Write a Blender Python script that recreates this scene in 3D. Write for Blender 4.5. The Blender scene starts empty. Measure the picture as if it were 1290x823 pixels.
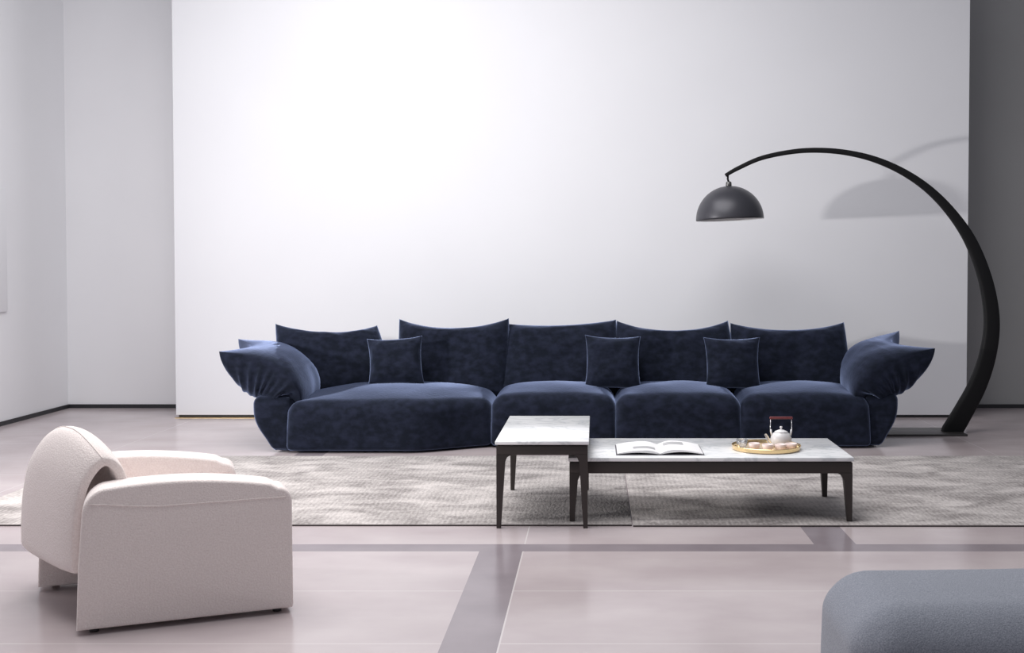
import bpy, bmesh, math, random
from mathutils import Vector, Matrix, noise
random.seed(7)
C = bpy.context.scene.collection
S = bpy.context.scene
PI = math.pi

# ------------------------------------------------------------------ camera
F_PX, CX, CY, TILT, H = 1420.0, 750.0, 377.7, math.radians(1.6), 1.3
cam_d = bpy.data.cameras.new('camera')
cam = bpy.data.objects.new('camera', cam_d); C.objects.link(cam)
cam.location = (0, 0, H); cam.rotation_euler = (PI/2 - TILT, 0, 0)
cam_d.sensor_width = 36; cam_d.lens = F_PX/1290*36
cam_d.shift_x = -(CX-645)/1290; cam_d.shift_y = -(411.5-CY)/1290
S.camera = cam

def at(px, py, Y):
    """world point at depth Y (metres) seen at a photo pixel; used once to read off real positions"""
    r = Vector((0, math.cos(TILT), -math.sin(TILT)))*F_PX + Vector((1, 0, 0))*(px-CX) + Vector((0, math.sin(TILT), math.cos(TILT)))*(CY-py)
    r *= Y/r.y
    return Vector((r.x, r.y, r.z+H))

# ------------------------------------------------------------------ world, lights, exposure
w = bpy.data.worlds.new('world'); S.world = w; w.use_nodes = True
w.node_tree.nodes['Background'].inputs[0].default_value = (0.88, 0.9, 1.0, 1)
w.node_tree.nodes['Background'].inputs[1].default_value = 0.25
def area(name, loc, target, sx, sy, power, col=(1, 1, 1), spread=180):
    d = bpy.data.lights.new(name, 'AREA'); d.shape = 'RECTANGLE'; d.size = sx; d.size_y = sy
    d.energy = power; d.color = col; d.spread = math.radians(spread)
    o = bpy.data.objects.new(name, d); C.objects.link(o); o.location = loc
    o.rotation_euler = (Vector(target)-Vector(loc)).to_track_quat('-Z', 'Y').to_euler()
    return o
area('skylight', (-1.5, 5.55, 4.95), (-1.4, 5.7, 0), 4.8, 4.8, 350, (1.0, 0.985, 0.98))
area('side_lamp', (-4.75, 5.35, 1.42), (1.0, 8.8, 1.8), 0.28, 0.16, 75, (1.0, 0.97, 0.95), 110)
S.view_settings.view_transform = 'Standard'; S.view_settings.look = 'None'
S.view_settings.exposure = 0.0; S.view_settings.gamma = 1; S.view_settings.use_curve_mapping = False

# ------------------------------------------------------------------ materials
def mat(name, col, rough=0.6, metal=0.0, **kw):
    m = bpy.data.materials.new(name); m.use_nodes = True
    b = m.node_tree.nodes['Principled BSDF']
    b.inputs['Base Color'].default_value = (*col, 1); b.inputs['Roughness'].default_value = rough
    b.inputs['Metallic'].default_value = metal
    for k, v in kw.items():
        b.inputs[k.replace('_', ' ')].default_value = v
    return m
def nd(m, t, **kw):
    n = m.node_tree.nodes.new(t)
    for k, v in kw.items():
        if k.startswith('i_'):
            key = k[2:].replace('_', ' ')
            n.inputs[int(key) if key.isdigit() else key].default_value = v
        else: setattr(n, k, v)
    return n
def lk(m, a, b): m.node_tree.links.new(a, b)
def BS(m): return m.node_tree.nodes['Principled BSDF']
def mottle(m, c1, c2, scale, detail=4, lo=0.35, hi=0.65, stretch=(1, 1, 1), bump=0.0, bscale=200, bdist=0.002, bstretch=(1, 1, 1)):
    tc = nd(m, 'ShaderNodeTexCoord'); mp = nd(m, 'ShaderNodeMapping'); mp.inputs['Scale'].default_value = stretch
    lk(m, tc.outputs['Object'], mp.inputs[0])
    n = nd(m, 'ShaderNodeTexNoise', i_Scale=scale, i_Detail=detail); lk(m, mp.outputs[0], n.inputs[0])
    r = nd(m, 'ShaderNodeValToRGB'); r.color_ramp.elements[0].position = lo; r.color_ramp.elements[1].position = hi
    r.color_ramp.elements[0].color = (*c1, 1); r.color_ramp.elements[1].color = (*c2, 1)
    lk(m, n.outputs[0], r.inputs[0]); lk(m, r.outputs[0], BS(m).inputs['Base Color'])
    if bump:
        mp2 = nd(m, 'ShaderNodeMapping'); mp2.inputs['Scale'].default_value = bstretch; lk(m, tc.outputs['Object'], mp2.inputs[0])
        n2 = nd(m, 'ShaderNodeTexNoise', i_Scale=bscale, i_Detail=3); lk(m, mp2.outputs[0], n2.inputs[0])
        b = nd(m, 'ShaderNodeBump', i_Strength=bump, i_Distance=bdist); lk(m, n2.outputs[0], b.inputs['Height'])
        lk(m, b.outputs[0], BS(m).inputs['Normal'])
    return m
wall_white = mottle(mat('wall_white', (.8, .8, .84), .75), (.725, .73, .765), (.74, .745, .78), 1.2)
wall_pale = mottle(mat('wall_pale', (.6, .6, .62), .8), (.83, .83, .855), (.85, .85, .875), 1.0)
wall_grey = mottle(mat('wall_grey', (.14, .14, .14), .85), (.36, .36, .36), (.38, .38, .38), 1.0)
black_base = mat('baseboard_black', (.02, .02, .024), .5)
brass_floor = mat('brass_strip', (.62, .45, .22), .35, .9)
velvet = mat('navy_velvet', (.016, .022, .06), .9, 0, Sheen_Weight=.9, Sheen_Roughness=.36, Specular_IOR_Level=.15)
BS(velvet).inputs['Sheen Tint'].default_value = (.5, .62, 1.0, 1)
mottle(velvet, (.003, .005, .011), (.010, .013, .027), 16, 6, .38, .66, (1, 1, 1.4), .4, 45, .004)
boucle = mat('cream_boucle', (.7, .62, .58), .95, 0, Sheen_Weight=.25, Sheen_Roughness=.5, Specular_IOR_Level=.1)
mottle(boucle, (.86, .765, .735), (.94, .855, .825), 160, 3, .35, .65, bump=.7, bscale=170, bdist=.004)
grey_weave = mat('grey_blue_weave', (.25, .27, .33), .95, 0, Sheen_Weight=.2, Specular_IOR_Level=.1)
mottle(grey_weave, (.20, .215, .255), (.31, .325, .375), 260, 3, .32, .68, bump=.5, bscale=260, bdist=.003)
marble = mat('white_marble', (.85, .86, .88), .18, 0)
bronze = mat('dark_bronze', (.045, .037, .035), .42, .35)
rubber = mat('foot_black', (.03, .025, .025), .4)
lamp_black = mat('lamp_black', (.004, .004, .005), .6, 0, Specular_IOR_Level=.25)
shade_out = mat('shade_satin_black', (.045, .045, .055), .38, .3)
shade_in = mat('shade_inner_white', (.75, .75, .75), .6)
gold = mat('gold', (.83, .62, .33), .22, 1.0)
gold_in = mat('tray_base_gold', (.78, .62, .42), .35, .6)
glass = mat('clear_glass', (.97, .98, 1), .03, 0, Transmission_Weight=.85, IOR=1.35)
porcelain = mat('pale_pink_porcelain', (.86, .72, .69), .3)
redwood = mat('red_lacquer', (.16, .03, .035), .45)
steel = mat('silver_wire', (.7, .7, .72), .25, 1)
paper = mat('paper', (.86, .85, .86), .7)
cover = mat('book_cover', (.07, .065, .08), .5)
ink = mat('print_grey', (.42, .42, .43), .7)
def marble_nodes(m):
    tc = nd(m, 'ShaderNodeTexCoord'); n = nd(m, 'ShaderNodeTexNoise', i_Scale=3.2, i_Detail=7, i_Distortion=1.6)
    mp = nd(m, 'ShaderNodeMapping'); mp.inputs['Scale'].default_value = (1, 2.2, 1); mp.inputs['Rotation'].default_value = (0, 0, .5)
    lk(m, tc.outputs['Object'], mp.inputs[0]); lk(m, mp.outputs[0], n.inputs[0])
    r = nd(m, 'ShaderNodeValToRGB'); e = r.color_ramp.elements
    e[0].position = .40; e[0].color = (.88, .885, .90, 1); e[1].position = .60; e[1].color = (.88, .885, .90, 1)
    k = e.new(.5); k.color = (.66, .68, .70, 1); k = e.new(.46); k.color = (.84, .85, .86, 1); k = e.new(.54); k.color = (.84, .85, .86, 1)
    lk(m, n.outputs[0], r.inputs[0]); lk(m, r.outputs[0], BS(m).inputs['Base Color'])
marble_nodes(marble)

def floor_material():
    m = mat('polished_floor_tiles', (.4, .36, .37), .16, 0, Specular_IOR_Level=.55)
    tc = nd(m, 'ShaderNodeTexCoord'); sp = nd(m, 'ShaderNodeSeparateXYZ'); lk(m, tc.outputs['Object'], sp.inputs[0])
    X, Y = sp.outputs[0], sp.outputs[1]
    def M(op, a, b=None, c=None):
        n = nd(m, 'ShaderNodeMath', operation=op)
        for i, v in enumerate((a, b, c)):
            if v is None: continue
            if isinstance(v, (int, float)): n.inputs[i].default_value = v
            else: lk(m, v, n.inputs[i])
        return n.outputs[0]
    def per(v, off, p): return M('FLOORED_MODULO', M('SUBTRACT', v, off), p)
    near = M('LESS_THAN', Y, 5.14)
    s1 = M('MULTIPLY', M('LESS_THAN', per(X, -.533, 3.12), .198), near)
    s2 = M('MULTIPLY', M('LESS_THAN', per(X, 1.03, 3.12), .198), M('GREATER_THAN', Y, 5.2))
    s3 = M('LESS_THAN', M('ABSOLUTE', M('SUBTRACT', Y, 5.2075)), .0675)
    strip = M('MAXIMUM', M('MAXIMUM', s1, s2), s3)
    j1 = M('LESS_THAN', per(Y, 5.14-.638, .638), .006)
    j2 = M('LESS_THAN', per(X, -.335, 3.12), .006)
    joint = M('MULTIPLY', M('MAXIMUM', j1, j2), M('SUBTRACT', 1, strip))
    def noise_(sc, st, det=5):
        mp = nd(m, 'ShaderNodeMapping'); mp.inputs['Scale'].default_value = st; lk(m, tc.outputs['Object'], mp.inputs[0])
        n = nd(m, 'ShaderNodeTexNoise', i_Scale=sc, i_Detail=det); lk(m, mp.outputs[0], n.inputs[0]); return n.outputs[0]
    r = nd(m, 'ShaderNodeValToRGB'); e = r.color_ramp.elements
    e[0].position = .3; e[0].color = (.44, .375, .385, 1); e[1].position = .7; e[1].color = (.55, .485, .49, 1)
    lk(m, noise_(1.6, (1, 1.6, 1)), r.inputs[0])
    def mix(f, a, b):
        n = nd(m, 'ShaderNodeMix', data_type='RGBA'); lk(m, f, n.inputs[0])
        for i, v in ((6, a), (7, b)):
            if isinstance(v, tuple): n.inputs[i].default_value = (*v, 1)
            else: lk(m, v, n.inputs[i])
        return n.outputs[2]
    c = mix(joint, r.outputs[0], (.62, .57, .57))
    r2 = nd(m, 'ShaderNodeValToRGB'); e = r2.color_ramp.elements
    e[0].position = .3; e[0].color = (.24, .205, .225, 1); e[1].position = .7; e[1].color = (.30, .26, .28, 1)
    lk(m, noise_(3, (1, 1, 1)), r2.inputs[0])
    c = mix(strip, c, r2.outputs[0])
    lk(m, c, BS(m).inputs['Base Color'])
    rr = nd(m, 'ShaderNodeMapRange', i_3=.13, i_4=.24); lk(m, noise_(4, (1, 1, 1)), rr.inputs[0]); lk(m, rr.outputs[0], BS(m).inputs['Roughness'])
    return m
floor_m = floor_material()

def rug_material():
    m = mat('rug_weave', (.3, .28, .27), .97, 0, Specular_IOR_Level=.05, Sheen_Weight=.1)
    tc = nd(m, 'ShaderNodeTexCoord')
    def noise_(sc, st, det=4, dist=0):
        mp = nd(m, 'ShaderNodeMapping'); mp.inputs['Scale'].default_value = st; lk(m, tc.outputs['Object'], mp.inputs[0])
        n = nd(m, 'ShaderNodeTexNoise', i_Scale=sc, i_Detail=det, i_Distortion=dist); lk(m, mp.outputs[0], n.inputs[0]); return n.outputs[0]
    a = noise_(2.6, (1, 2.0, 1), 7, .8)
    b = noise_(26, (3.0, 1, 1), 3)
    w_ = nd(m, 'ShaderNodeTexWave', wave_type='BANDS', bands_direction='X', i_Scale=11, i_Distortion=1.5, i_Detail=2); lk(m, tc.outputs['Object'], w_.inputs[0])
    x = nd(m, 'ShaderNodeMath', operation='MULTIPLY_ADD', i_1=.45); lk(m, b, x.inputs[0])
    y = nd(m, 'ShaderNodeMath', operation='MULTIPLY', i_1=1.0); lk(m, a, y.inputs[0]); lk(m, y.outputs[0], x.inputs[2])
    z = nd(m, 'ShaderNodeMath', operation='MULTIPLY_ADD', i_1=.06); lk(m, w_.outputs[1], z.inputs[0]); lk(m, x.outputs[0], z.inputs[2])
    r = nd(m, 'ShaderNodeValToRGB'); e = r.color_ramp.elements
    e[0].position = .56; e[0].color = (.22, .20, .195, 1); e[1].position = .93; e[1].color = (.56, .52, .505, 1)
    lk(m, z.outputs[0], r.inputs[0]); lk(m, r.outputs[0], BS(m).inputs['Base Color'])
    bp = nd(m, 'ShaderNodeBump', i_Strength=.6, i_Distance=.006); lk(m, b, bp.inputs['Height']); lk(m, bp.outputs[0], BS(m).inputs['Normal'])
    return m
rug_m = rug_material()

# ------------------------------------------------------------------ mesh helpers
def obj(name, bm, m, parent=None, smooth=True, sharp=None):
    me = bpy.data.meshes.new(name); bmesh.ops.recalc_face_normals(bm, faces=bm.faces[:]); bm.to_mesh(me); bm.free()
    for p in me.polygons: p.use_smooth = smooth
    if sharp is not None: me.set_sharp_from_angle(angle=math.radians(sharp))
    me.materials.append(m)
    o = bpy.data.objects.new(name, me); C.objects.link(o)
    if parent:
        o.parent = parent; M = Matrix(); p = parent
        while p: M = p.matrix_basis @ M; p = p.parent
        me.transform(M.inverted())                        # vertices are given in world space
    return o
def tag(o, label, cat, group=None):
    o['label'] = label; o['category'] = cat
    if group: o['group'] = group
    return o
def thing(name, label, cat, loc, rz=0, group=None):
    o = bpy.data.objects.new(name, None); C.objects.link(o); o.location = loc; o.rotation_euler = (0, 0, rz)
    o.matrix_basis = Matrix.Translation(loc) @ Matrix.Rotation(rz, 4, 'Z')
    o.empty_display_size = .1
    return tag(o, label, cat, group)
def struct(name, bm, m, sharp=30):
    o = obj(name, bm, m, None, True, sharp); o['kind'] = 'structure'; return o
def box(bm, x0, x1, y0, y1, z0, z1, bev=0, seg=2):
    r = bmesh.ops.create_cube(bm, size=1)
    for v in r['verts']: v.co = Vector((x0+(v.co.x+.5)*(x1-x0), y0+(v.co.y+.5)*(y1-y0), z0+(v.co.z+.5)*(z1-z0)))
    if bev:
        es = list({e for v in r['verts'] for e in v.link_edges})
        bmesh.ops.bevel(bm, geom=es, offset=bev, segments=seg, affect='EDGES', profile=.5)
    return bm
def bx(*a, **k): return box(bmesh.new(), *a, **k)
def ss(t): t = max(0, min(1, t)); return t*t*(3-2*t)
def cube_grid(n):
    """welded surface grid of the cube [-1,1]^3"""
    bm = bmesh.new(); d = {}
    def V(i, j, k):
        key = (i, j, k)
        if key not in d: d[key] = bm.verts.new((2*i/n-1, 2*j/n-1, 2*k/n-1))
        return d[key]
    for a in range(n):
        for b in range(n):
            for s in (0, n):
                for f in (lambda p, q: (s, p, q), lambda p, q: (p, s, q), lambda p, q: (p, q, s)):
                    vs = [V(*f(a, b)), V(*f(a+1, b)), V(*f(a+1, b+1)), V(*f(a, b+1))]
                    bm.faces.new(vs)
    return bm
def softbox(x0, x1, y0, y1, z0, z1, rt, rb, puff=0.0, side=0.0, n=28, warp=None, nz=0.0, seed=0):
    bm = cube_grid(n); hx, hy, hz = (x1-x0)/2, (y1-y0)/2, (z1-z0)/2; c = Vector(((x0+x1)/2, (y0+y1)/2, (z0+z1)/2))
    def spread(t): return math.copysign(abs(t)**.8, t) if t else 0
    for v in bm.verts:
        s = Vector((spread(v.co.x), spread(v.co.y), spread(v.co.z)))
        p = Vector((s.x*hx, s.y*hy, s.z*hz))
        r = rb+(rt-rb)*ss((s.z+1)/2); r = min(r, hx, hy, hz)*.999
        q = Vector([max(-(h-r), min(h-r, a)) for a, h in zip(p, (hx, hy, hz))])
        d = p-q
        if d.length > 1e-9: q = q + d.normalized()*r
        u, vv, ww = q.x/hx, q.y/hy, q.z/hz
        if ww > 0: q.z += puff*(1-abs(u)**3)*(1-vv**2)*ww
        q.y += (1 if vv > 0 else -1)*side*abs(vv)**2*(1-u**4)*(1-ww**4)
        q.x += (1 if u > 0 else -1)*side*.5*abs(u)**2*(1-vv**4)*(1-ww**4)
        if nz: q += Vector((0, 0, 1))*noise.noise(q*4+Vector((seed, 0, 0)))*nz*max(0, ww) + Vector((0, 1, 0))*noise.noise(q*5+Vector((seed, 3, 0)))*nz*abs(vv)
        v.co = c+q
        if warp: v.co = warp(v.co)
    return bm
def pillow(BL, BR, TR, TL, T, sag_top=0.0, sag_bot=0.0, sag_side=0.0, n=36, a=5, e=.5, nz=.006, seed=0, ruche=0.0, ev=None, lean=0.0):
    """cushion between four 3-D corners, pinched at its seam; T = half thickness"""
    BL, BR, TR, TL = map(Vector, (BL, BR, TR, TL)); ev = ev or e
    N = (BR-BL).cross(TL-BL).normalized(); bm = bmesh.new(); d = {}
    cen = (BL+BR+TR+TL)/4; ux = (BR-BL).normalized(); uz = (TL-BL).normalized()
    def crd(i): t = 2*i/n-1; return math.sin(t*PI/2)*.55+t*.45
    for side in (-1, 1):
        for i in range(n+1):
            for j in range(n+1):
                edge = i in (0, n) or j in (0, n)
                if edge and (i, j, 0) in d: continue
                u, v = crd(i), crd(j); s, t = (u+1)/2, (v+1)/2
                p = BL*(1-s)*(1-t)+BR*s*(1-t)+TR*s*t+TL*(1-s)*t
                k = 1-abs(u)**2.2
                p -= uz*sag_top*k*max(0, v)**2.5; p += uz*sag_bot*k*max(0, -v)**2.5
                kk = 1-abs(v)**2.2
                p -= ux*sag_side*kk*abs(u)**3*math.copysign(1, u)
                th = T*max(0, (1-abs(u)**a))**e*max(0, (1-abs(v)**a))**ev
                wob = noise.noise(Vector((u*2.2, v*2.2, seed+side*3)))*nz*2.2+noise.noise(Vector((u*7, v*7, seed+side*3)))*nz
                if ruche: wob += ruche*math.sin(v*26+3*noise.noise(Vector((v*3, seed, u))))*max(0, abs(u)-.82)/.18*(1 if not edge else .4)
                if not edge: wob *= min(1, 6*(1-max(abs(u), abs(v))))
                q = p + N*(side*th + (wob if not edge else wob*.5))
                vert = bm.verts.new(q); d[(i, j, 0 if edge else side)] = vert
    def G(i, j, side): return d[(i, j, 0 if (i in (0, n) or j in (0, n)) else side)]
    for side in (-1, 1):
        for i in range(n):
            for j in range(n):
                vs = [G(i, j, side), G(i+1, j, side), G(i+1, j+1, side), G(i, j+1, side)]
                if len(set(vs)) == 4:
                    try: bm.faces.new(vs)
                    except ValueError: pass
    return bm
def smooth_path(pts, n):
    """Catmull-Rom through tuples of any length"""
    P = [Vector(p) if len(p) <= 4 else p for p in pts]; out = []
    m = len(P)-1
    for k in range(n+1):
        t = k/n*m; i = min(int(t), m-1); f = t-i
        p0, p1, p2, p3 = P[max(i-1, 0)], P[i], P[i+1], P[min(i+2, m)]
        out.append(.5*((2*p1)+(p2-p0)*f+(2*p0-5*p1+4*p2-p3)*f*f+(3*p1-p0-3*p2+p3)*f**3))
    return out
def tube(bm, pts, r, n=10, cap=True, flat=1.0, flat_axis=None):
    """tube through 3-D points; r a number or list; flat scales along flat_axis"""
    pts = [Vector(p) for p in pts]; rings = []
    rs = r if isinstance(r, (list, tuple)) else [r]*len(pts)
    ref = None
    for i, p in enumerate(pts):
        t = (pts[min(i+1, len(pts)-1)]-pts[max(i-1, 0)]).normalized()
        if flat_axis is not None: a = Vector(flat_axis); a = (a-t*a.dot(t)).normalized()
        else:
            if ref is None: ref = Vector((0, 0, 1)) if abs(t.z) < .9 else Vector((1, 0, 0))
            a = (ref-t*ref.dot(t)).normalized(); ref = a
        b = t.cross(a)
        rings.append([bm.verts.new(p+(a*math.cos(k*2*PI/n)*flat+b*math.sin(k*2*PI/n))*rs[i]) for k in range(n)])
    for A, B in zip(rings, rings[1:]):
        for k in range(n): bm.faces.new((A[k], A[(k+1) % n], B[(k+1) % n], B[k]))
    if cap: bm.faces.new(rings[0][::-1]); bm.faces.new(rings[-1])
    return bm
def lathe(prof, c, n=40, bm=None, axis_tilt=None):
    """surface of revolution from (r, z) points around a vertical axis at c"""
    bm = bm or bmesh.new(); rings = []; c = Vector(c); R = axis_tilt or Matrix.Identity(3)
    for r, z in prof:
        if r < 1e-6: rings.append([bm.verts.new(c+R @ Vector((0, 0, z)))])
        else: rings.append([bm.verts.new(c+R @ Vector((r*math.cos(k*2*PI/n), r*math.sin(k*2*PI/n), z))) for k in range(n)])
    for A, B in zip(rings, rings[1:]):
        for k in range(n):
            if len(A) == 1 and len(B) == 1: continue
            if len(A) == 1: bm.faces.new((A[0], B[(k+1) % n], B[k]))
            elif len(B) == 1: bm.faces.new((A[k], A[(k+1) % n], B[0]))
            else: bm.faces.new((A[k], A[(k+1) % n], B[(k+1) % n], B[k]))
    return bm
def dup(root, loc, label):
    r = root.copy(); C.objects.link(r); r.location = loc; r['label'] = label
    for ch in list(root.children):
        c = ch.copy(); C.objects.link(c); c.parent = r
    return r

# ------------------------------------------------------------------ the room
WX0, WX1, WY = -3.645, 3.225, 9.77
struct('floor', bx(-4.9, 7.0, -2.0, 10.45, -.1, 0), floor_m)
struct('wall_left', bx(-5.05, -4.9, 3.0, 10.6, 0, 4.6), wall_pale)
struct('wall_back', bx(-5.05, 1.5, 10.45, 10.6, 0, 4.6), wall_pale)
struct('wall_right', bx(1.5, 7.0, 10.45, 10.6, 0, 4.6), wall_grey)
struct('wall_center', bx(WX0, WX1, WY, WY+.25, .025, 4.6), wall_white)
struct('baseboard_center', bx(WX0+.02, WX1-.02, WY+.012, WY+.24, 0, .026), black_base)
struct('baseboard_left', bx(-4.9, -4.888, 3.0, 10.45, 0, .035), black_base)
struct('baseboard_back', bx(-4.9, 1.5, 10.438, 10.45, 0, .035), black_base)
struct('baseboard_right', bx(1.5, 7.0, 10.438, 10.45, 0, .035), black_base)
struct('trim_1', bx(WX0, -2.0, WY-.035, WY+.006, 0, .004), brass_floor)
bm = bx(-4.9, -4.882, 8.5, 9.36, .94, 1.96, bev=.004)
tag(obj('wall_panel', bm, wall_pale, None, True, 30), 'pale flush panel fixed on the left side wall at the edge of the photo', 'wall panel')

# ------------------------------------------------------------------ rugs
RT = .006
def rug(x0, x1, y0, y1, label, rot):
    c = ((x0+x1)/2, (y0+y1)/2)
    bm = bmesh.new(); n1, n2 = 60, 36
    hx, hy = (x1-x0)/2, (y1-y0)/2
    box(bm, -hx, hx, -hy, hy, 0, RT, bev=.002)
    o = obj('rug', bm, rug_m, None, True, 40); o.location = (*c, 0)
    m2 = bmesh.new(); box(m2, -hx, hx, -hy, -hy+.012, .0, RT+.001, bev=.001)
    b = obj('front_binding', m2, mat('rug_binding', (.10, .085, .085), .9), None); b.parent = o
    return tag(o, label, 'rug')
rug(-3.37, .184, 5.645, 7.74, 'taupe mottled flatweave rug left of the seam, under the small square table', 0)
rug(.190, 4.6, 5.63, 7.74, 'taupe mottled flatweave rug right of the seam, running out of the photo', 0)

# ------------------------------------------------------------------ sofa
sofa = thing('modular_sofa', 'long navy velvet modular sofa with petal shaped armrests standing before the white wall', 'sofa', (0, 8.5, 0))
BK = 9.05
def part(name, bm, m=velvet, p=sofa): return obj(name, bm, m, p)
def left_warp(co):
    # front edge steps back towards the straight run; the front face leans slightly
    f = 0.27*ss((co.x+1.32)/.62)
    k = ss((BK-co.y)/(BK-7.86))
    co.y += f*k
    co.x += .0
    return co
XL0, XA, XB, XC, XD, XR1 = -2.17, -.775, .155, 1.055, 1.98, 2.0
part('seat', softbox(XL0, -.752, 7.86, BK, .015, .355, .085, .035, .085, .004, 40, left_warp, .008, 1))
part('seat', softbox(-.757, .149, 8.10, BK, .015, .375, .095, .035, .065, .004, 32, None, .008, 2))
part('seat', softbox(.144, 1.055, 8.08, BK, .015, .375, .095, .035, .065, .004, 32, None, .008, 3))
part('seat', softbox(1.05, 1.99, 8.08, BK, .015, .375, .095, .035, .065, .004, 32, None, .008, 4))
for x0, x1, s in ((-2.2, -.76, 1), (-.75, .142, 2), (.15, 1.048, 3), (1.056, 1.98, 4)):
    part('back_frame', softbox(x0+.03, x1-.03, 8.93, 9.17, .02, .60, .08, .05, .01, .01, 16, None, 0, s))
def back_cushion(tl, tr, bl, br, Yt, Yb, T, sag, seed, ru=0.0):
    TL, TR, BL, BR = at(*tl, Yt[0]), at(*tr, Yt[1]), at(*bl, Yb[0]), at(*br, Yb[1])
    bm = pillow(BL, BR, TR, TL, T, sag, 0, -.012, 44, 4, .55, .007, seed, ru, .5)
    part('back_cushion', bm)
back_cushion((347, 408), (475, 410), (358, 505), (500, 500), (8.78, 8.92), (8.50, 8.72), .13, .09, 11, .004)
back_cushion((503, 402), (641, 401), (506, 504), (638, 503), (8.90, 8.82), (8.70, 8.66), .13, .085, 12, .006)
back_cushion((640, 408), (776, 403), (629, 503), (780, 503), (8.86, 8.90), (8.66, 8.68), .13, .035, 13, .006)
back_cushion((777, 404), (917, 404), (776, 503), (930, 503), (8.90, 8.88), (8.68, 8.68), .13, .095, 14, .003)
back_cushion((920, 407), (1063, 406), (928, 503), (1072, 503), (8.88, 8.88), (8.68, 8.68), .13, .07, 15, .003)

def petal(pts, h_in, h_out, y0, y1, shift, seed, sgn, nu=48, nv=72):
    """armrest cushion: a thick pad folded outwards. pts = its upper seam line (x,z) from the seat to the tip"""
    path = smooth_path([(p[0], p[1], 0) for p in pts], nv); TI = smooth_path([(h, 0, 0) for h in h_in], nv); TO = smooth_path([(h, 0, 0) for h in h_out], nv)
    bm = bmesh.new(); V = {}
    def samp(P, t): a = min(int(t), nv-1); return P[a].lerp(P[a+1], t-a)
    for side in (-1, 1):                                   # -1 = upper/inner skin, 1 = outer/lower skin
        for i in range(nu+1):
            u = math.sin((2*i/nu-1)*PI/2); uu = (u+1)/2
            for j in range(nv+1):
                s = math.sin(j/nv*PI/2)
                edge = i in (0, nu) or j == nv
                if edge and (i, j, 0) in V: continue
                t = s*(1-.15*(1-u*u)*ss((s-.35)/.65))*nv
                p = samp(path, t); a = min(int(t), nv-1)
                tt = (path[min(a+2, nv)]-path[max(a-1, 0)]).normalized(); nrm = Vector((-tt.y, tt.x, 0))*sgn
                h = samp(TO if side > 0 else TI, t).x
                prof = max(0, 1-abs(u)**(5 if side > 0 else 2.5))**.5*max(0, 1-s**13)**.45
                wr = noise.noise(Vector((u*2, s*3, seed+side)))*.014*prof
                gather = ss((s-.1)/.2)*(1-ss((s-.8)/.2)) if side > 0 else ss((s-.2)/.3)*(1-ss((s-.7)/.25))*.18
                ang = s*34+2.5*u+4*noise.noise(Vector((u*1.6, s*2.5, seed)))
                wr += (.016*(abs(math.sin(ang))**.7-.5)+.006*math.sin(ang*2.3+1))*gather*min(1, prof*1.6)*(.4+.6*ss((.9-uu)/.7))*1.3
                q = p+nrm*side*(h*prof+wr*prof)
                x = q.x+uu*(shift[0]*(1-s)+shift[1]*s); z = q.y+uu*shift[2]*s
                yy = y0+(y1-y0)*uu+.11*(1-ss(s/.38))*(1-uu)
                if side > 0 and not edge: yy += .026*(abs(math.sin(ang))**.8-.6)*gather*ss((-.5-u)/.35)*min(1, prof*2.2)
                V[(i, j, 0 if edge else side)] = bm.verts.new((x, yy, z))
    def G(i, j, side): return V[(i, j, 0 if (i in (0, nu) or j == nv) else side)]
    for side in (-1, 1):
        for i in range(nu):
            for j in range(nv):
                vs = [G(i, j, side), G(i+1, j, side), G(i+1, j+1, side), G(i, j+1, side)]
                if len(set(vs)) == 4:
                    try: bm.faces.new(vs)
                    except ValueError: pass
    bmesh.ops.holes_fill(bm, edges=[e for e in bm.edges if e.is_boundary], sides=0)
    return bm
def w2(px, py, Y): p = at(px, py, Y); return (p.x, p.z)
part('armrest', petal([w2(371, 521, 7.87), w2(374, 496, 7.87), w2(364, 479, 7.87), w2(343, 462, 7.87), w2(313, 450, 7.87), w2(276, 443, 7.87)],
                      [.02, .05, .085, .095, .06, .01], [.21, .24, .265, .29, .30, .28], 7.87, 8.80, (-.04, -.16, .03), 1, 1))
part('armrest', petal([w2(1085, 521, 8.07), w2(1081, 496, 8.07), w2(1090, 480, 8.07), w2(1110, 462, 8.07), w2(1140, 449, 8.07), w2(1178, 439, 8.07)],
                      [.02, .05, .085, .095, .06, .01], [.21, .24, .265, .29, .30, .28], 8.07, 8.92, (.08, -.03, .08), 2, -1))
part('arm_base', softbox(-2.42, -2.135, 7.905, 8.98, .012, .40, .06, .05, 0, .0, 24, lambda c: Vector((c.x+.13*(1-ss(c.z/.36))**2*ss((-2.14-c.x)/.3), c.y, c.z)), .006, 5))
part('arm_base', softbox(1.95, 2.20, 8.12, 9.05, .012, .40, .06, .05, 0, .0, 24, lambda c: Vector((c.x-.11*(1-ss(c.z/.36))**2*ss((c.x-1.95)/.26), c.y, c.z)), .006, 6))

# ------------------------------------------------------------------ throw pillows
def throw(px, Y, label, seed):
    bl, br, tr, tl = px
    bm = pillow(at(*bl, Y-.10), at(*br, Y-.10), at(*tr, Y), at(*tl, Y), .075, .018, .012, .018, 30, 3, .7, .006, seed)
    o = obj('throw_pillow', bm, velvet); tag(o, label, 'throw pillow', 'small square navy throw pillows on the sofa')
throw([(464, 485), (535, 485), (532, 423), (462, 427)], 8.52, 'small square navy velvet throw pillow at the left end of the sofa', 31)
throw([(736, 490), (808, 491), (807, 424), (737, 422)], 8.55, 'small square navy velvet throw pillow in the middle of the sofa', 32)
throw([(889, 491), (959, 491), (957, 425), (886, 425)], 8.55, 'small square navy velvet throw pillow nearest the right armrest', 33)

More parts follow.
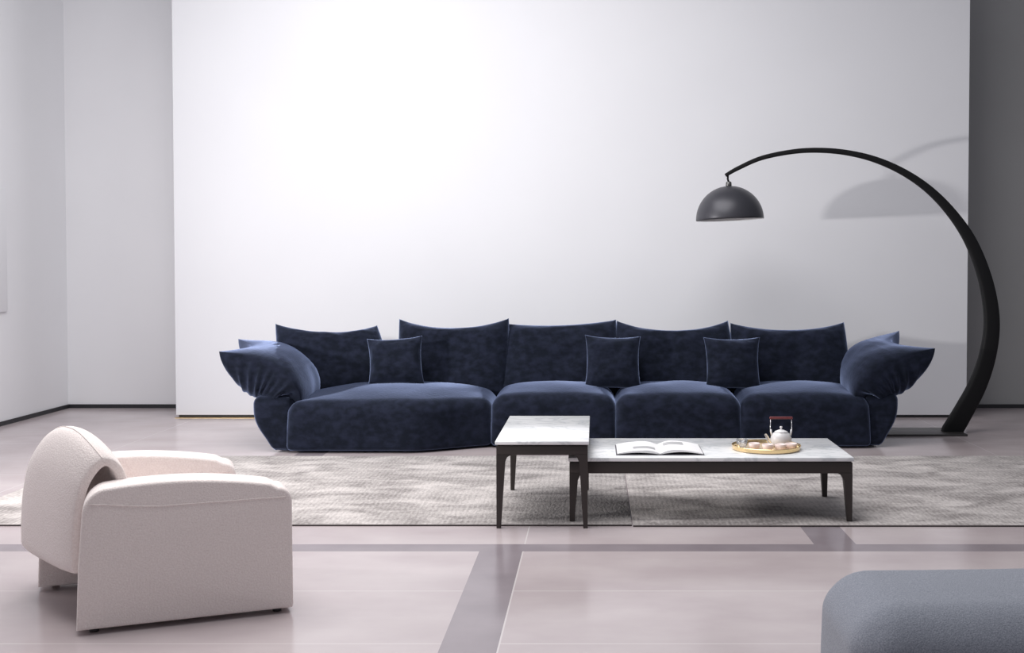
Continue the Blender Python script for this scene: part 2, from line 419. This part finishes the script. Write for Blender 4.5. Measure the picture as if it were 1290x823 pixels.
# ------------------------------------------------------------------ tables
def leg(x, y, z0, z1, w0, w1, sx, sy):
    """square tapered leg; outer faces stay plumb, inner faces taper; (sx,sy) point outwards"""
    bm = bmesh.new(); rings = []
    for z, ww in ((z0, w0), ((z0+z1)*.5, (w0+w1)*.5*1.02), (z1-.04, w1), (z1-.015, w1*1.25), (z1, w1*1.9)):
        xs = sorted((x, x-sx*ww)); ys = sorted((y, y-sy*ww))
        rings.append([bm.verts.new((a, b, z)) for a, b in ((xs[0], ys[0]), (xs[1], ys[0]), (xs[1], ys[1]), (xs[0], ys[1]))])
    for A, B in zip(rings, rings[1:]):
        for k in range(4): bm.faces.new((A[k], A[(k+1) % 4], B[(k+1) % 4], B[k]))
    bm.faces.new(rings[0]); bm.faces.new(rings[-1])
    bmesh.ops.bevel(bm, geom=[e for e in bm.edges if abs(e.verts[0].co.z-e.verts[1].co.z) > .005], offset=.003, segments=2, affect='EDGES')
    return bm
def table(name, label, cat, x0, x1, y0, y1, ztop, slab, apron, foot, legw, rug_front, top_label=None):
    t = thing(name, label, cat, ((x0+x1)/2, (y0+y1)/2, 0))
    obj('tabletop', bx(x0, x1, y0, y1, ztop-slab, ztop, bev=.003), marble, t, True, 30)
    g = .006; a = bmesh.new(); zt, zb = ztop-slab-.004, ztop-slab-apron
    box(a, x0+.012, x1-.012, y0+.012, y1-.012, zt-.012, zt+.004)                      # recessed shadow-gap plate
    for (p, q, r, s) in ((x0+g, x1-g, y0+g, y0+g+.022), (x0+g, x1-g, y1-g-.022, y1-g), (x0+g, x0+g+.022, y0+g+.02, y1-g-.02), (x1-g-.022, x1-g, y0+g+.02, y1-g-.02)):
        box(a, p, q, r, s, zb, zt-.002, bev=.0025)
    obj('apron', a, bronze, t, True, 30)
    for sx, sy in ((-1, -1), (1, -1), (-1, 1), (1, 1)):
        z0 = RT+.0004 if (sy > 0 or rug_front) else 0
        obj('leg', leg(x1-g if sx > 0 else x0+g, y1-g-.0 if sy > 0 else y0+g, z0, zb+.004, foot, legw, sx, sy), bronze, t, True, 30)
    return t
table('side_table', 'small tall table with white stone top and dark bronze legs overlapping the low table', 'side table', -.50, -.032, 5.59, 6.56, .438, .018, .052, .022, .043, False)
table('coffee_table', 'long low coffee table with white marble top and dark bronze frame', 'coffee table', -.138, 1.318, 5.715, 6.375, .335, .02, .062, .026, .043, True)

# ------------------------------------------------------------------ book on the coffee table
ZT = .335
bk = thing('open_book', 'open book with white pages lying at the left end of the coffee table', 'book', (.335, 5.95, ZT))
BX, BW, BY0, BY1 = .335, .222, 5.79, 6.10
obj('cover', bx(BX-BW-.006, BX+BW+.006, BY0-.004, BY1+.004, ZT, ZT+.004, bev=.001), cover, bk, True, 30)
def pages(sgn, rise, lift, peak=.33):
    bm = bmesh.new(); n = 24; top = []; bot = []
    for i in range(n+1):
        s = i/n; x = BX+sgn*BW*s
        z = ZT+.0045+.004+rise*(math.sin(PI*min(1, s/peak*.5)) if s < peak else math.cos((s-peak)/(1-peak)*PI/2)**.9)
        zb = ZT+.0045+lift*math.sin(PI*s)
        top.append((x, z)); bot.append((x, min(z-.0015, zb)))
    for y in (BY0, BY1): pass
    T = [[bm.verts.new((x, y, z)) for x, z in top] for y in (BY0, BY1)]; B = [[bm.verts.new((x, y, z)) for x, z in bot] for y in (BY0, BY1)]
    for i in range(n):
        bm.faces.new((T[0][i], T[0][i+1], T[1][i+1], T[1][i])); bm.faces.new((B[0][i], B[1][i], B[1][i+1], B[0][i+1]))
        bm.faces.new((T[0][i], B[0][i], B[0][i+1], T[0][i+1])); bm.faces.new((T[1][i], T[1][i+1], B[1][i+1], B[1][i]))
    bm.faces.new((T[0][0], T[1][0], B[1][0], B[0][0])); bm.faces.new((T[0][n], B[0][n], B[1][n], T[1][n]))
    return bm
obj('page_block', pages(-1, .017, .009), paper, bk, True, 40)
obj('page_block', pages(1, .020, .012), paper, bk, True, 40)
def print_patch(sgn, s0, s1, y0, y1, rise, peak=.33):
    bm = bmesh.new(); n = 12; R = []
    for i in range(n+1):
        s = s0+(s1-s0)*i/n; x = BX+sgn*BW*s
        z = ZT+.0092+rise*(math.sin(PI*min(1, s/peak*.5)) if s < peak else math.cos((s-peak)/(1-peak)*PI/2)**.9)
        R.append([bm.verts.new((x, y, z)) for y in (y0, y1)])
    for a, b in zip(R, R[1:]): bm.faces.new((a[0], b[0], b[1], a[1]))
    return bm
obj('printed_picture', print_patch(-1, .10, .62, 5.86, 5.93, .017), ink, bk)
obj('printed_picture', print_patch(1, .12, .60, 5.97, 6.06, .020), ink, bk)

# ------------------------------------------------------------------ tray with teapot and cups
TC = Vector((.91, 5.985, ZT))
tr = thing('round_tray', 'round gold rimmed tray at the right end of the coffee table', 'tray', TC)
obj('tray_base', lathe([(0, .004), (.17, .004), (.176, .008), (.176, .003), (.17, 0), (0, 0)], TC, 64), gold_in, tr, True, 50)
rim = bmesh.new()
lathe([(.172, .004), (.180, .006), (.183, .024), (.1805, .026), (.177, .012), (.172, .008), (.172, .004)], TC, 72, rim)
obj('rim', rim, gold, tr, True, 60)
for sgn in (-1, 1):
    h = bmesh.new(); a0 = math.radians(-20 if sgn > 0 else 200)
    c = TC+Vector((math.cos(a0)*.168, math.sin(a0)*.168, .024)); pts = []
    for k in range(13):
        t = k/12*PI; tang = Vector((-math.sin(a0), math.cos(a0), 0)); rad = Vector((math.cos(a0), math.sin(a0), 0))
        pts.append(c+tang*math.cos(t)*.035+rad*.008+Vector((0, 0, math.sin(t)*.016-.006)))
    tube(h, pts, .0042, 8); obj('handle', h, gold, tr)
ZB = ZT+.0046
PC = Vector((.998, 6.035, ZB))
tp = thing('teapot', 'glass teapot with a tall dark red bail handle on the round tray', 'teapot', PC)
obj('body', lathe([(0, .0), (.036, 0), (.050, .012), (.057, .032), (.055, .055), (.044, .074), (.034, .080), (.034, .083), (.0325, .083), (.0325, .079), (.042, .073), (.053, .055), (.055, .032), (.048, .013), (.035, .003), (0, .003)], PC, 40), mat('milky_glass', (.93, .92, .93), .12, 0, Transmission_Weight=.35, IOR=1.4), tp)
obj('lid', lathe([(0, .094), (.012, .093), (.034, .084), (.036, .082), (.0, .082)], PC, 32), porcelain_l := mat('lid_white', (.85, .85, .86), .2), tp)
obj('lid_knob', lathe([(0, .092), (.005, .093), (.004, .100), (.008, .105), (.006, .111), (0, .112)], PC, 20), porcelain_l, tp)
sp = bmesh.new(); pts = smooth_path([PC+Vector(v) for v in ((-.048, 0, .022), (-.064, -.004, .030), (-.074, -.006, .050), (-.086, -.008, .070))], 14)
tube(sp, pts, [.013-.007*i/14 for i in range(15)], 12); obj('spout', sp, glass, tp)
for sgn in (-1, 1):
    b = bmesh.new(); tube(b, [PC+Vector((sgn*.052, 0, .062)), PC+Vector((sgn*.058, 0, .085)), PC+Vector((sgn*.056, 0, .154))], .0022, 8)
    obj('handle_wire', b, steel, tp)
    b = bmesh.new(); tube(b, [PC+Vector((sgn*.050, -.002, .062)), PC+Vector((sgn*.055, -.002, .095))], .0045, 8); obj('handle_lug', b, porcelain_l, tp)
b = bmesh.new(); box(b, PC.x-.062, PC.x+.062, PC.y-.007, PC.y+.007, PC.z+.150, PC.z+.163, bev=.004, seg=3)
obj('handle_grip', b, redwood, tp)
cups = [(-.128, .006, 'glass cup at the left end of the tray', 1.35), (-.070, -.050, 'pale pink cup beside the left cup, on the tray', 1), (-.004, -.085, 'pale pink cup at the front of the tray', 1), (.062, -.085, 'pale pink cup in front of the teapot', 1), (.124, -.058, 'pale pink cup at the right end of the tray', 1)]
def cup(hs): return [(0, .001), (.018, 0), (.020, .003), (.027, .014*hs), (.031, .036*hs), (.0295, .0365*hs), (.025, .015*hs), (.017, .006), (0, .005)]
for dx, dy, lb, hs in cups:
    c = TC+Vector((dx, dy, .0046))
    t = thing('tea_cup', lb, 'cup', c, 0, 'little tea cups on the round tray')
    obj('bowl', lathe(cup(hs), c, 28), glass if hs > 1 else porcelain, t)

# ------------------------------------------------------------------ arc floor lamp
LY = 8.85
lamp = thing('arc_floor_lamp', 'tall black arc floor lamp with domed shade at the right end of the sofa', 'floor lamp', at(1196, 548, LY)*1)
lamp.matrix_basis = Matrix.Translation((2.78, LY, 0))
pp = [(914, 221, 2.2), (930, 212, 2.6), (960, 199, 2.8), (1000, 191, 3.0), (1035, 189.5, 3.2), (1070, 193, 3.4), (1105, 202, 3.8), (1140, 218, 4.3), (1172, 240.5, 5.0), (1200, 270, 6.0), (1222, 303, 7.2), (1238, 342, 8.2), (1247, 380, 9.0), (1249, 415, 9.6), (1243, 452, 10.2), (1231, 486, 11.0), (1214, 518, 11.8), (1197, 547, 12.6)]
path = smooth_path([(*at(a, b, LY), r*LY/F_PX) for a, b, r in pp], 110)
arm = bmesh.new(); rings = []
for i, p in enumerate(path):
    q = Vector(p[:3]); a = Vector(path[max(i-1, 0)][:3]); b = Vector(path[min(i+1, 110)][:3]); t = (b-a).normalized()
    nrm = Vector((-t.z, 0, t.x)); hw = p[3]; hd = .010+hw*.45
    prof = [(math.copysign(abs(math.cos(k*2*PI/20))**.45, math.cos(k*2*PI/20)), math.copysign(abs(math.sin(k*2*PI/20))**.45, math.sin(k*2*PI/20))) for k in range(20)]
    rings.append([arm.verts.new(q+nrm*hw*c_+Vector((0, 1, 0))*hd*s_) for c_, s_ in prof])
for v in rings[-1]: v.co.z = .016
for A, B in zip(rings, rings[1:]):
    for k in range(20): arm.faces.new((A[k], A[(k+1) % 20], B[(k+1) % 20], B[k]))
arm.faces.new(rings[0]); arm.faces.new(rings[-1])
obj('arm', arm, lamp_black, lamp, True, 50)
obj('base_plate', bx(2.22, 2.88, 8.68, 9.05, 0, .016, bev=.003), mat('base_plate_grey', (.06, .055, .055), .35, .3), lamp, True, 30)
sc = at(919.5, 277, LY)
tiltm = Matrix.Rotation(math.radians(-2.2), 3, 'Y')
R = 42.5*LY/F_PX
prof = [(R*math.cos(a), R*1.0*math.sin(a)) for a in [k/24*PI/2 for k in range(25)]]
prof_in = [(r*.985, z*.985) for r, z in prof]
prof_out = [(max(r, 0) if k < 24 else 0, z) for k, (r, z) in enumerate(prof)]
sh = obj('lamp_shade', lathe([(R*.985, .0)]+prof_out, sc, 72, None, tiltm), shade_out, lamp)
obj('shade_lining', lathe([(max(r, 0) if k < 24 else 0, z) for k, (r, z) in enumerate(prof_in)], sc, 72, None, tiltm), shade_in, sh)
top = sc+tiltm @ Vector((0, 0, R))
nk = bmesh.new(); lathe([(0, -.004), (.022, -.004), (.024, .004), (.022, .028), (.016, .034), (0, .034)], top, 24, nk)
obj('neck', nk, mat('neck_gunmetal', (.12, .12, .12), .35, .8), sh)
st = bmesh.new(); tube(st, [top+Vector((0, 0, .03)), top+Vector((-.008, 0, .055)), at(917, 220, LY)], .008, 12)
obj('swivel_stem', st, lamp_black, sh)

# ------------------------------------------------------------------ cream armchair
AO = Vector((-1.832, 3.934, 0)); ANG = math.radians(22.5)
ch = thing('armchair', 'cream boucle lounge armchair turned away, with wide slab arms and folded backrest', 'armchair', AO, ANG)
def chair_arm(P0, P1, inward, W=.165, Lf=None):
    """slab arm standing from P0 (rear) to P1 (front), outer face on that line; inward = unit vector to the seat"""
    f = (P1-P0); L = f.length; f.normalize()
    zb = .019
    out = []
    def ztop(x):
        t = x/L; return .478+.052*max(0, math.sin(PI*min(1, (t*.88+.14))))**.8
    r = .055
    n = 30; pts = [(0.004, zb), (L-.004, zb), (L, zb+.01)]
    x1 = L-.004; zt = ztop(x1)-.03
    for k in range(7): a = k/6*PI/2; pts.append((L-.002-.05*(1-math.cos(a)), zt-.03+.05*math.sin(a)+.01))
    for k in range(1, n):
        x = L-.06-(L-.06-.11)*k/n; pts.append((x, ztop(x)))
    zr = ztop(.11)
    for k in range(9): a = k/8*PI/2; pts.append((.025+.085*(1-math.sin(a)), zr-.10*(1-math.cos(a))))
    pts.append((.012, .25)); 
    bm = bmesh.new(); A = []; B = []
    for x, z in pts:
        p = P0+f*x; A.append(bm.verts.new((p.x, p.y, z))); q = p+inward*W; B.append(bm.verts.new((q.x, q.y, z)))
    fa = bm.faces.new(A); fb = bm.faces.new(B[::-1]); m = len(pts)
    for k in range(m): bm.faces.new((A[k], B[k], B[(k+1) % m], A[(k+1) % m]))
    bmesh.ops.recalc_face_normals(bm, faces=bm.faces[:])
    rim = list(set(fa.edges[:]+fb.edges[:]))
    bmesh.ops.bevel(bm, geom=rim, offset=.018, segments=5, affect='EDGES', profile=.5, clamp_overlap=True)
    seam = bmesh.new(); o = -inward*.0005
    for side_off in (o, inward*(W+.0005)):
        sp_ = []
        for k in range(31):
            x = .05+(L-.075)*k/30; p = P0+f*x+side_off; sp_.append((p.x, p.y, min(ztop(x)-.02, .468-.026*ss(x/.3))))
        tube(seam, sp_, .0022, 6)
    return bm, seam, f, L
Fv = Vector((math.cos(ANG), math.sin(ANG), 0)); Lv = Vector((-math.sin(ANG), math.cos(ANG), 0))
N0, N1 = AO, AO+Fv*.750
F0 = Vector((-2.295, 4.635, 0)); F1 = Vector((-1.575, 4.90, 0))
for P0, P1, s in ((N0, N1, 1), (F0, F1, -1)):
    f = (P1-P0).normalized(); inn = Vector((-f.y, f.x, 0))*s
    b, seam, f, L = chair_arm(P0, P1, inn)
    o = obj('armrest', b, boucle, ch, True, 60)
    so = obj('seam', seam, boucle, ch)
    for x in (.06, L-.055):
        c = P0+f*x+inn*.05
        obj('foot', lathe([(0, 0), (.016, 0), (.017, .006), (.012, .014), (.012, .024), (0, .024)], c, 16), rubber, ch)
# seat between the arms
def to_frame(bm, M): bm.transform(M); return bm
nin = N0+Fv*.028+Lv*.155; fin = F0-Vector((-math.sin(math.radians(20.2)), math.cos(math.radians(20.2)), 0))*.165
Wd = (fin-nin).length; sdir = (fin-nin).normalized()
Mch = Matrix(((Fv.x, sdir.x, 0, nin.x), (Fv.y, sdir.y, 0, nin.y), (0, 0, 1, 0), (0, 0, 0, 1)))
obj('seat_cushion', to_frame(softbox(.16, .735, -.012, Wd+.012, .19, .39, .05, .03, .025, .01, 24, None, .004, 3), Mch), boucle, ch)
# backrest: thick sheet folded over like a saddle
cl = smooth_path([(-.03, .19), (-.03, .30), (-.022, .42), (-.002, .53), (.035, .605), (.072, .632), (.108, .605), (.13, .545), (.148, .46), (.16, .35)], 60)
bm = bmesh.new(); V = {}; ns, np_ = 34, 60; TH = .021
rows = []
for i in range(ns+1):
    t = 2*i/ns-1; s = math.sin(t*PI/2); y = (s+1)/2*(Wd+.02)-.01
    endk = max(0, 1-abs(s)**14)**.5
    k = .86+.27*max(0, 1-abs(s)**2.2)
    blg = 1-abs(s)**4
    row = []
    ctr = []
    for p in cl:
        z = p.y if p.y < .33 else .33+(p.y-.33)*k
        rear = ss((.16-p.x)/.12)
        ctr.append(Vector((p.x-.02*blg*rear, z)))
    for side in (1, -1):
        for j in (range(np_+1) if side == 1 else range(np_, -1, -1)):
            tt = (ctr[min(j+1, np_)]-ctr[max(j-1, 0)]).normalized(); nr = Vector((-tt.y, tt.x))
            e = min(1, math.sqrt(max(0, min(j, np_-j)/2.0))) if min(j, np_-j) < 2 else 1
            q = ctr[j]+nr*side*TH*(.6+.4*endk)*(.35+.65*e)
            row.append(bm.verts.new((q.x, y, q.y)))
    rows.append(row)
m = len(rows[0])
for A, B in zip(rows, rows[1:]):
    for k in range(m): bm.faces.new((A[k], A[(k+1) % m], B[(k+1) % m], B[k]))
for row in (rows[0], rows[-1]):
    h = m//2
    for k in range(h-1): bm.faces.new((row[k], row[k+1], row[m-2-k], row[m-1-k]))
crest = [max(row, key=lambda v: v.co.z-.35*v.co.x).co.copy()+Vector((0, 0, .0005)) for row in rows[1:-1]]
br = obj('backrest', to_frame(bm, Mch), boucle, ch)
sm = bmesh.new(); tube(sm, crest, .0024, 6); obj('seam', to_frame(sm, Mch), boucle, br)
# ------------------------------------------------------------------ grey ottoman
ot = thing('ottoman', 'grey blue woven fabric ottoman with rounded corners at the bottom right', 'ottoman', (1.35, 3.1, 0))
obj('upholstered_body', softbox(.665, 2.05, 2.80, 3.34, .03, .425, .125, .07, .012, .02, 40, None, .004, 9), grey_weave, ot)
for x in (.80, 1.88):
    for y in (2.92, 3.22):
        obj('foot', lathe([(0, 0), (.02, 0), (.022, .01), (.02, .05), (0, .05)], (x, y, 0), 16), rubber, ot)
